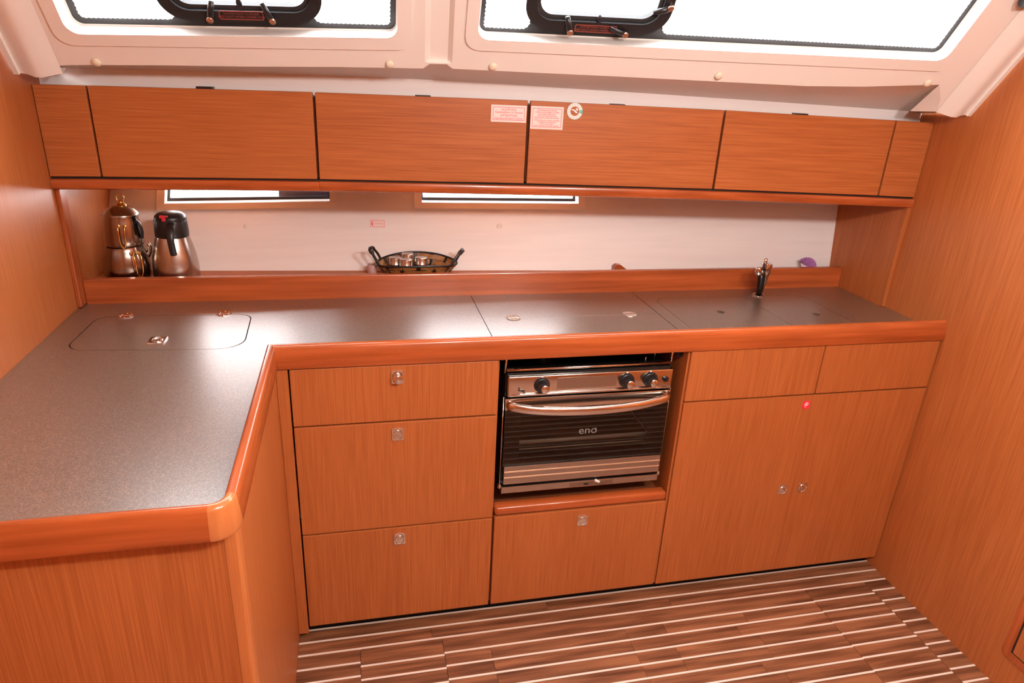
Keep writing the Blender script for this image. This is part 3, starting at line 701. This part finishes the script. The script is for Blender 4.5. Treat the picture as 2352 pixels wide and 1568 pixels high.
# peninsula
pn = thing('peninsula_cabinet', 'wood veneered peninsula end under the left worktop', 'cabinet', (-.3, -.3, 0))
b = NB(); box(b, -.049, -.030, -.602, .018, .0, .862); obj('side_panel', b, WV['z'], pn)
b = NB(); box(b, XL+.001, -.053, -.630, -.612, 0, .862); obj('end_panel', b, WV['z'], pn)
b = NB(); cpts = [(-.0525, -.611), (-.0525, -.630), (-.046, -.6305), (-.036, -.6275), (-.031, -.621), (-.0298, -.606), (-.0298, -.6025), (-.048, -.6025)]
prism(b, cpts, IDF, 0, .862); obj('corner_post', b, wood('post_veneer', 'z', (.42, .125, .034), (.56, .19, .056)), pn, smooth=True, autos=30)
# locker door set into the right bulkhead
dd = thing('door_1', 'low framed locker door in the right bulkhead', None, (XR, -.75, .1), kind='structure')
RW = lambda u, v, d: (XR-d, -u, v)
ro = rrect(.486, 1.10, .106, .80, .018, 5); ri = rrect(.510, 1.076, .128, .776, .002, 5)
b = NB(); ringprism(b, ro, ri, RW, 0, .003); obj('frame', b, WS['z'], dd)
b = NB(); prism(b, rrect(.5155, 1.071, .1325, .7715, .002, 2), RW, 0, .0025); obj('leaf', b, WV['z'], dd)
b = NB(); prism(b, ri, RW, 0, .0008); obj('gap', b, DARK, dd)

# ================================================================== OVEN
ov = thing('oven', 'stainless steel marine oven with dark glass door and curved handle', 'oven', (.8, .2, .42))
OX0, OX1 = .5575, 1.0465
OFc = lambda u, v, d: (u, .03-d, v)      # front plane of the oven at y = .03
def obx(name, x0, x1, z0, z1, d0, d1, m_, par=ov, bev=.001, **k):
    b = NB(); box(b, x0, x1, .03-d1, .03-d0, z0, z1, bev); return obj(name, b, m_, par, **k)
obx('top_tray', OX0+.002, OX1-.006, .795, .806, -.42, -.004, OVENBLK)
obx('shell_side', OX0, OX0+.004, .45, .800, -.42, -.012, OVENBLK); obx('shell_side', OX1-.004, OX1, .45, .800, -.42, -.012, OVENBLK)
obx('shell_back', OX0, OX1, .45, .795, -.425, -.42, OVENBLK); obx('shell_base', OX0, OX1, .45, .455, -.42, -.012, OVENBLK); obx('oven_roof', OX0+.004, OX1-.004, .738, .742, -.42, -.02, OVENBLK)
# hob rail
b = NB(); tube(b, [OFc(OX0+.001, .816, -.004), OFc(OX1-.010, .816, -.004)], .0045, 12); rail = obj('hob_rail', b, CHROME, ov, smooth=True)
for x in (OX0-.002, OX1-.006):
    b = NB(); tube(b, [OFc(x, .806, -.010), OFc(x+.002, .8585, -.010)], .0035, 8); tube(b, [OFc(x, .8585, -.010), OFc(x, .8585, -.36)], .0035, 8); obj('corner_rod', b, CHROME, rail, smooth=True)
for x, y_ in ((.69, .16), (.93, .20)):
    b = NB(); lathe(b, [(.045, 0), (.045, .012), (.036, .016), (.03, .024), (.02, .026)], (x, y_, .806), 28); obj('burner', b, OVENBLK, ov, smooth=True, autos=40)
b = NB(); tube(b, [(1.005, .075, .806), (1.005, .075, .850)], .0028, 8); obj('pan_clamp', b, CHROME, ov, smooth=True)
b = NB(); tube(b, [(.975, .07, .806), (.976, .07, .822)], .003, 8); obj('pan_clamp', b, CHROME, ov, smooth=True)
# control panel
b = NB(); box(b, OX0+.004, OX1-.001, .030-.006, .05, .7375, .8000, .004, 3); cp = obj('control_panel', b, POLISH, ov, smooth=True, autos=30)
b = NB(); prism(b, rrect(.70, .875, .757, .790, .004, 3), OFc, .0061, .0064); obj('etched_plate', b, STEEL, cp)
b = NB(); tube(b, [OFc(.572, .7455, .006), OFc(.60, .7455, .0075), OFc(.80, .7455, .0085), OFc(1.0, .7455, .0075), OFc(1.03, .7455, .006)], [.001, .003, .0038, .003, .001], 10); obj('grip_lip', b, CHROME, cp, smooth=True)
RY = Matrix.Rotation(math.radians(90), 4, 'X')
for x in (.656, .904, .975):
    b = NB(); lathe(b, [(.0225, 0), (.0225, .003), (.0215, .006), (.0185, .008), (.0165, .022), (.0150, .024)], OFc(x, .772, .006), 28, RY); kb = obj('knob', b, BLACKP, cp, smooth=True, autos=40)
    b = NB(); lathe(b, [(.0118, 0), (.0118, .003), (.010, .0045), (.001, .005)], OFc(x+.004, .769, .029), 20, RY); obj('cap', b, CHROME, kb, smooth=True, autos=40)
    b = NB(); lathe(b, [(.0032, 0), (.0032, .002), (.001, .003)], OFc(x, .796, .005), 10, RY); obj('index_dot', b, WHITEP, kb, smooth=True)
b = NB(); lathe(b, [(.0085, 0), (.0085, .003), (.006, .005), (.004, .010), (.001, .0105)], OFc(1.023, .770, .006), 20, RY); obj('ignition_button', b, BLACKP, cp, smooth=True, autos=40)
b = NB(); box(b, .5905, .5935, .0225, .0245, .757, .768); box(b, .5905, .607, .0225, .0245, .757, .7597); tube(b, [OFc(.597, .7585, .008), OFc(.609, .752, .012)], .0016, 6); obj('ignition_switch', b, BLACKP, cp)
# door
dz0, dz1 = .4560, .7330
do = thing('tmp', None, None, (.8, .2, .42)) if False else None
b = NB(); box(b, OX0-.001, OX1+.0005, .030-.004, .042, .6970, dz1, .002); dt = obj('door_top_band', b, POLISH, ov)
b = NB(); box(b, OX0+.0045, OX1-.0005, .030-.004, .042, dz0, .5150, .002); dbnd = obj('door_bottom_band', b, STEEL, ov)
for z in (.477, .496):
    b = NB(); box(b, OX0+.006, OX1-.002, .0252, .0262, z, z+.0035); obj('etched_line', b, mat('warm_etched_line', (.75, .52, .36), .35, metal=.6) if z < .48 else bpy.data.materials['warm_etched_line'], dbnd)
b = NB(); box(b, OX0+.001, OX1, .0290, .0335, .515, .697); gp = obj('door_glass', b, OVGLASS, ov)
b = NB(); plate(b, [[(OX0+.001, .515), (OX1, .515), (OX1, .697), (OX0+.001, .697)], rrect(.605, .995, .530, .685, .006, 4)], OFc, -.0060, -.0045); obj('door_mask', b, OVENBLK, gp)
b = text_bm('eno', .034, lambda u, v, d: OFc(.8055+u, .6165+v, d), .0014, sx=1.10, bold=.0001); obj('logo', b, GREYP, gp)
b = NB(); prism(b, [(.8262, .6200), (.8285, .6185), (.8312, .6222), (.8300, .6236)], OFc, .0012, .0016); obj('logo_stroke', b, GREYP, gp)
hp = [(.566, .713, .004), (.580, .712, .016), (.63, .708, .030), (.70, .704, .038), (.80, .702, .042), (.90, .704, .039), (.97, .708, .031), (1.025, .713, .018), (1.040, .716, .004)]
b = NB(); tube(b, smoothpath([OFc(*p) for p in hp], 5), [(.0140, .0085)]*((len(hp)-1)*5+1), 14, flat=(0, 0, 1)); obj('handle', b, CHROME, ov, smooth=True)
b = NB()
for z, r_ in ((.564, .0060), (.541, .0022)): tube(b, [(.580, .075, z), (1.025, .075, z)], r_, 8)
for x in (.585, 1.02): tube(b, [(x, .075, .564), (x, .40, .564)], .0025, 6)
obj('oven_rack', b, mat('bright_rack_wire', (.90, .84, .66), .40, metal=.2), ov, smooth=True)
b = NB(); box(b, .587, 1.018, .085, .39, .560, .5635); obj('baking_tray', b, OVENBLK, ov)
b = NB(); box(b, .5650, 1.0400, .06, .40, .462, .470); obj('oven_floor', b, OVENBLK, ov)
# gimbal cross bar below
b = NB(); box(b, OX0-.0005, OX1-.001, .030-.004, .048, .4255, .4475, .002); bar = obj('lower_bar', b, STEEL, ov)
b = NB(); box(b, .765, .90, .0252, .0262, .4295, .4435); obj('latch_slot', b, POTST, bar)
b = NB(); box(b, .808, .822, .0246, .0254, .433, .438); obj('slot_hole', b, OVENBLK, bar)
b = NB(); tube(b, [OFc(.842, .4465, .0045), OFc(.856, .440, .007)], .0045, 10); obj('slide_knob', b, WHITEP, bar, smooth=True)
for x in (OX0-.004, OX1+.003):
    b = NB(); tube(b, [(x, .036, .450), (x, .036, .735)], .0018, 6); obj('side_rod', b, CHROME, ov, smooth=True)
    b = NB(); lathe(b, [(.006, 0), (.006, .012), (.003, .014)], (x, .036, .442), 12); obj('rod_nut', b, CHROME, ov, smooth=True, autos=40)

# ================================================================== TAP
tp = thing('tap', 'chrome folding tap with lever behind the sink lids', 'tap', (1.528, .408, ZC))
b = NB(); lathe(b, [(.021, 0), (.021, .004), (.017, .007), (.0135, .009)], (1.528, .408, ZC), 28); obj('base', b, CHROME, tp, smooth=True, autos=40)
b = NB(); lathe(b, [(.0120, .008), (.0125, .035), (.0150, .040), (.0155, .043), (.0160, .072), (.0180, .075), (.0185, .079), (.0205, .110), (.0195, .1135), (.012, .115)], (1.533, .410, ZC), 28, Matrix.Rotation(.06, 4, 'Y')); obj('body', b, CHROME, tp, smooth=True, autos=40)
b = NB(); tube(b, [(1.520, .394, .892), (1.512, .380, .925), (1.5035, .372, .962), (1.496, .366, .990)], [(.0105, .012), (.0115, .012), (.013, .012), (.013, .012)], 16, flat=(1, 0, 0)); obj('spout', b, REFLCHROME, tp, smooth=True)
b = NB(); lathe(b, [(.011, -.003), (.0118, 0), (.0118, .007), (.0095, .009), (.0095, .018), (.008, .021), (.002, .022)], (1.483, .362, .976), 20, Matrix.Rotation(-.12, 4, 'Y')); obj('nozzle', b, CHROME, tp, smooth=True, autos=40)
b = NB(); tube(b, [(1.524, .395, .990), (1.519, .388, 1.004), (1.517, .384, 1.020)], [(.0075, .006), (.0065, .005), (.0055, .004)], 12, flat=(1, 0, 0)); obj('lever', b, CHROME, tp, smooth=True)

# ================================================================== SHELF ITEMS
SHZ = .9272
# stacked teapot
kx, ky = -.497, .578
kt = thing('stacked_teapot', 'tall two-tier stainless teapot with brass handles on niche shelf', 'teapot', (kx, ky, SHZ))
b = NB(); lathe(b, [(.045, 0), (.060, .003), (.0635, .02), (.064, .045), (.061, .070), (.055, .092), (.052, .100), (.051, .106)], (kx, ky, SHZ), 40); obj('lower_pot', b, POTST, kt, smooth=True, autos=50)
b = NB(); lathe(b, [(.048, .106), (.050, .108), (.052, .112), (.0525, .125), (.0510, .150), (.0480, .178), (.0455, .190), (.0455, .194)], (kx+.004, ky, SHZ), 40); obj('upper_pot', b, POTST, kt, smooth=True, autos=50)
b = NB(); lathe(b, [(.047, .194), (.0475, .197), (.044, .203), (.034, .214), (.020, .221), (.010, .223)], (kx+.006, ky, SHZ), 36); lid_ = obj('lid', b, POTST, kt, smooth=True, autos=50)
b = NB(); lathe(b, [(.014, .220), (.0145, .223), (.012, .227), (.008, .230), (.0085, .235), (.004, .237)], (kx+.010, ky, SHZ), 24); obj('knob_base', b, BRASS, lid_, smooth=True, autos=40)
b = NB(); tube(b, [(kx+.010+.0105*math.cos(a), ky, SHZ+.2445+.0105*math.sin(a)) for a in [2*math.pi*k/24 for k in range(24)]], .0016, 8, True); obj('knob_ring', b, BRASS, lid_, smooth=True)
def loop_handle(par, x, y, z, w_, h_, out, dirx, nm):
    d = Vector((dirx, -math.sqrt(1-dirx*dirx), 0)); t = Vector((-d.y, d.x, 0)).normalized(); P = Vector((x, y, z))
    pts = [P-t*w_-d*.004, P-t*w_+d*out*.6, P-t*w_*.95+d*out-Vector((0, 0, h_*.35)), P-t*w_*.8+d*out-Vector((0, 0, h_*.8)), P+d*(out*.95)-Vector((0, 0, h_)), P+t*w_*.8+d*out-Vector((0, 0, h_*.8)), P+t*w_*.95+d*out-Vector((0, 0, h_*.35)), P+t*w_+d*out*.6, P+t*w_-d*.004]
    b = NB(); tube(b, smoothpath(pts, 5), .0021, 8); h = obj(nm, b, BRASS, par, smooth=True)
    for sg in (-1, 1):
        b = NB(); R_ = Vector((0, 0, 1)).rotation_difference(d).to_matrix().to_4x4(); lathe(b, [(.0055, -.002), (.0055, .002), (.003, .004)], P+t*w_*sg, 14, R_); obj('rivet', b, BRASS, h, smooth=True, autos=40)
loop_handle(kt, kx+.016, ky-.047, SHZ+.172, .0085, .062, .014, .12, 'upper_handle')
loop_handle(kt, kx+.040, ky-.0455, SHZ+.092, .0095, .070, .020, .55, 'lower_handle')
b = NB(); tube(b, smoothpath([(kx+.045, ky+.010, SHZ+.060), (kx+.060, ky+.012, SHZ+.075), (kx+.066, ky+.014, SHZ+.095), (kx+.062, ky+.014, SHZ+.106)], 4), [.009-.0003*k for k in range(13)], 10); obj('spout', b, POTST, kt, smooth=True)
b = NB(); tube(b, smoothpath([(kx+.044, ky-.014, SHZ+.182), (kx+.056, ky-.018, SHZ+.172), (kx+.060, ky-.018, SHZ+.150), (kx+.057, ky-.016, SHZ+.130)], 4), [(.006, .004)]*13, 10, flat=(0, 1, 0)); obj('grip', b, BLACKP, kt, smooth=True)
# vacuum jug
tx, ty = -.362, .578
tj = thing('vacuum_jug', 'stainless vacuum jug with black collar and red button', 'jug', (tx, ty, SHZ))
b = NB(); lathe(b, [(.058, 0), (.064, .003), (.065, .012), (.0645, .045), (.061, .075), (.0545, .105), (.0485, .128), (.0455, .136)], (tx, ty, SHZ), 40); obj('body', b, STEEL, tj, smooth=True, autos=60)
b = NB(); lathe(b, [(.0460, .132), (.0470, .134), (.0470, .150), (.0455, .178), (.0440, .182)], (tx+.001, ty, SHZ), 36); obj('collar', b, BLACKP, tj, smooth=True, autos=40)
b = NB(); lathe(b, [(.0435, .181), (.0440, .186), (.0420, .194), (.034, .201), (.020, .2045), (.004, .2055)], (tx+.002, ty, SHZ), 36); obj('lid', b, BLACKP, tj, smooth=True, autos=60)
b = NB(); box(b, tx-.019, tx+.005, ty-.040, ty-.020, SHZ+.1925, SHZ+.2005, .002); box(b, tx-.012, tx-.001, ty-.0445, ty-.036, SHZ+.184, SHZ+.195, .002); obj('push_button', b, mat('red_plastic', (.62, .03, .05), .35), tj)
b = NB(); tube(b, smoothpath([(tx+.010, ty-.040, SHZ+.178), (tx+.013, ty-.062, SHZ+.168), (tx+.013, ty-.075, SHZ+.145), (tx+.014, ty-.077, SHZ+.120), (tx+.016, ty-.074, SHZ+.092)], 5), [(.011-.0001*k, .005) for k in range(21)], 12, flat=(1, 0, 0)); obj('handle', b, BLACKP, tj, smooth=True)
# woven basket
bx, by, bz = .366, .570, .930
bt = thing('woven_basket', 'oval woven cane basket with dark wire rim and two end handles', 'basket', (bx, by, SHZ))
def rimz(a): return .045+.0075*math.sin(a)-.0065*math.cos(2*a)      # tilted, slightly saddle-shaped rim
def BK(a, h, off=0):
    lo, hi = (.100, .044), (.131, .068)
    q = max(0, h); rx, ry = lo[0]+(hi[0]-lo[0])*q+off, lo[1]+(hi[1]-lo[1])*q+off
    return Vector((bx+rx*math.cos(a), by+ry*math.sin(a)*.95, bz+.002+(rimz(a)-.002)*h))
b = NB(); n = 48
tube(b, [BK(2*math.pi*k/n, 1) for k in range(n)], .0033, 8, True); obj('rim', b, BLACKP, bt, smooth=True)
NS = 14; wick = mat('dark_wicker', (.02, .013, .009), .5)
for k in range(NS):
    b = NB(); a = 2*math.pi*(k+.5)/NS; tube(b, [BK(a, 0, .001), BK(a, .5, .0015), BK(a, 1, 0)], [(.0065, .0014)]*3, 8, flat=(-math.sin(a), math.cos(a), 0)); obj('stake', b, wick, bt)
for row in range(3):
    for k in range(NS):
        a0, a1 = 2*math.pi*(k-.02)/NS, 2*math.pi*(k+1.02)/NS; o_ = .0032 if (k+row) % 2 else -.0028
        b = NB(); h0, h1 = .06+row*.31, .06+row*.31+.25; V_ = []
        for j in range(5):
            a = a0+(a1-a0)*j/4; of = o_*math.sin(math.pi*j/4)
            V_.append([b.verts.new(BK(a, h0, of)), b.verts.new(BK(a, h1, of)), b.verts.new(BK(a, h1, of-.0015)), b.verts.new(BK(a, h0, of-.0015))])
        for j in range(4):
            for q in range(4): b.faces.new((V_[j][q], V_[j][(q+1) % 4], V_[j+1][(q+1) % 4], V_[j+1][q]))
        b.faces.new(V_[0]); b.faces.new(V_[-1][::-1]); obj('cane_slat', b, CANE, bt)
b = NB(); prism(b, [(.100*math.cos(2*math.pi*k/32), .042*math.sin(2*math.pi*k/32)) for k in range(32)], lambda u, v, d: (bx+u, by+v, bz+d), -.0022, .004); obj('base', b, CANE, bt)
for sg in (-1, 1):
    P1, P2 = BK(math.pi*(0 if sg > 0 else 1)-(.60 if sg > 0 else .38)*sg, .95), BK(math.pi*(0 if sg > 0 else 1)+(.18 if sg > 0 else .50)*sg, .95)
    ctr = (P1+P2)/2; o1 = Vector((sg*.016, 0, .030)); o2 = Vector((sg*.030, -.016 if sg < 0 else 0, .054 if sg < 0 else .046))
    b = NB(); pts = smoothpath([P1, P1+o1*.8, P1*.75+P2*.25+o2*.95, ctr+o2*1.02, P1*.25+P2*.75+o2*.95, P2+o1*.8, P2], 4)
    tube(b, pts, [(.0075 if 6 < k < 18 else .0045, .0016) for k in range(len(pts))], 10, flat=(0.3*sg, 0, -1)); obj('handle', b, mat('dark_handle_wrap', (.022, .018, .015), .4) if sg < 0 else bpy.data.materials['dark_handle_wrap'], bt, smooth=True)
# spice jars in the basket
JR = [(.296, .572, 'steel lidded spice jar at the left of the basket'), (.329, .548, 'front steel lidded spice jar in the basket'), (.380, .570, 'rightmost steel lidded spice jar in the basket'), (.338, .596, 'rear steel lidded spice jar in the basket')]
for i, (x, y_, lab) in enumerate(JR):
    z = bz+.0042+(.006 if i == 3 else 0); j = thing('spice_jar', lab, 'jar', (x, y_, z), 'spice jars in the basket')
    b = NB(); lathe(b, [(.0175, 0), (.0195, .001), (.0203, .004), (.0203, .026), (.0195, .027)], (x, y_, z), 28); obj('body', b, POTST, j, smooth=True, autos=40)
    b = NB(); lathe(b, [(.0190, .026), (.0190, .031)], (x, y_, z), 24); obj('neck', b, BLACKP, j, smooth=True, autos=40)
    b = NB(); lathe(b, [(.0205, .030), (.0212, .031), (.0212, .0335), (.0205, .0345), (.0207, .051), (.0200, .0535), (.0170, .0545), (.0165, .0538), (.004, .0538)], (x, y_, z), 28); obj('lid', b, STEEL, j, smooth=True, autos=40)
# small pink cup left of the basket, wooden wedge, purple brush
b = NB(); lathe(b, [(.012, 0), (.0135, .002), (.0150, .015), (.0155, .030), (.0145, .034), (.0130, .034), (.0125, .010), (.002, .009)], (.222, .585, SHZ), 24)
o = obj('small_cup', b, PINK, loc=(.222, .585, SHZ), smooth=True, autos=40); tag(o, 'small dull pink cup beside the left end of the basket', 'cup')
b = NB(); prism(b, [(0, 0), (.050, 0), (.052, .006), (.024, .0255), (.008, .0270), (.001, .020)], lambda u, v, d: (1.052+u, .588-d, SHZ+v), 0, .022, .001)
o = obj('wooden_wedge', b, WS['x'], loc=(1.075, .58, SHZ)); tag(o, 'small wooden wedge peeping over the rear upstand', 'wedge')
br = thing('dish_brush', 'purple bristled round dish brush at the right end of the shelf', 'brush', (1.785, .523, SHZ))
bc = Vector((1.783, .524, .953)); tilt = Matrix.Rotation(math.radians(-14), 4, 'Y') @ Matrix.Rotation(math.radians(12), 4, 'X')
tilt = Matrix.Rotation(math.radians(16), 4, 'Y') @ Matrix.Rotation(math.radians(14), 4, 'X')
b = NB(); lathe(b, [(.006, -.025), (.010, -.018), (.020, -.008), (.024, -.002), (.023, .002), (.012, .004)], bc, 24, tilt, 1, .8); obj('head', b, WHITEP, br, smooth=True)
b = NB()
for k in range(420):
    r_ = math.sqrt(random.random())*.021; a = random.random()*2*math.pi; p0 = tilt @ Vector((r_*math.cos(a), r_*math.sin(a)*.8, .001))
    h = .032-.020*(r_/.021)**2+random.uniform(-.001, .001); p1 = tilt @ Vector((r_*1.75*math.cos(a), r_*1.1*math.sin(a), max(h, .008)))
    tube(b, [bc+p0, bc+p0*.5+p1*.5+Vector((0, 0, .001)), bc+p1], [.0011, .0011, .0009], 4)
tag(obj('bristles', b, PURPLE, br), kind='stuff')
# black round fitting at the top right of the liner
bf = thing('black_fitting', 'round black fitting on the cream liner in the top right corner', 'fitting', LF(2.47, .31, .02))
R = Matrix((LX, LU, LN)).transposed().to_4x4()
b = NB(); lathe(b, [(.040, 0), (.040, .020), (.036, .026), (.02, .029), (.002, .030)], LF(2.462, .352, .012), 32, R); obj('body', b, BLACKP, bf, smooth=True, autos=40)
b = NB(); tube(b, [LF(2.434, .346, .026), LF(2.392, .343, .030)], [.014, .013], 16); obj('side_knob', b, BLACKP, bf, smooth=True, autos=40)

# ================================================================== LAMPS AND ADDED FILL (each lamp carries its own light)
def downlight(x, y_, lab):
    o = thing('ceiling_lamp', lab, 'lamp', (x, y_, CEIL), 'globe ceiling lamps')
    b = NB(); lathe(b, [(.055, 0), (.055, -.012), (.045, -.020)], (x, y_, CEIL), 28); obj('mount', b, CHROME, o, smooth=True, autos=40)
    b = NB(); lathe(b, [(.040, -.014), (.046, -.022), (.047, -.030), (.040, -.042), (.024, -.050), (.004, -.053)], (x, y_, CEIL), 28)
    obj('globe', b, mat('warm_lamp_glass', (1, .9, .8), .4, emit=((1, .82, .66), 8)) if 'warm_lamp_glass' not in bpy.data.materials else bpy.data.materials['warm_lamp_glass'], o, smooth=True)
    L = bpy.data.lights.new('lamp_light', 'POINT'); L.shadow_soft_size = .05; L.energy = LAMP_W; L.color = LAMP_COL
    lo = bpy.data.objects.new('lamp_light', L); COL.objects.link(lo); lo.parent = o; lo.location = (0, 0, -.115)
downlight(.62, -1.40, 'globe ceiling lamp nearer the left bulkhead'); downlight(1.10, -1.40, 'globe ceiling lamp nearer the right bulkhead')
o = thing('fill_light', 'added square fill light on the ceiling behind the camera', 'lamp', (.65, -2.4, CEIL))  # added fill with a glowing panel, out of view
b = NB(); box(b, .25, 1.05, -2.7, -2.1, CEIL-.02, CEIL-.001, .004); obj('diffuser', b, mat('fill_diffuser', (.9, .86, .8), .5, emit=((1, .86, .74), 2)), o)
L = bpy.data.lights.new('fill_area', 'AREA'); L.shape = 'RECTANGLE'; L.size = .8; L.size_y = .6; L.energy = FILL_W; L.color = (1.0, .86, .74)
lo = bpy.data.objects.new('fill_area', L); COL.objects.link(lo); lo.parent = o; lo.location = (0, 0, -.03)
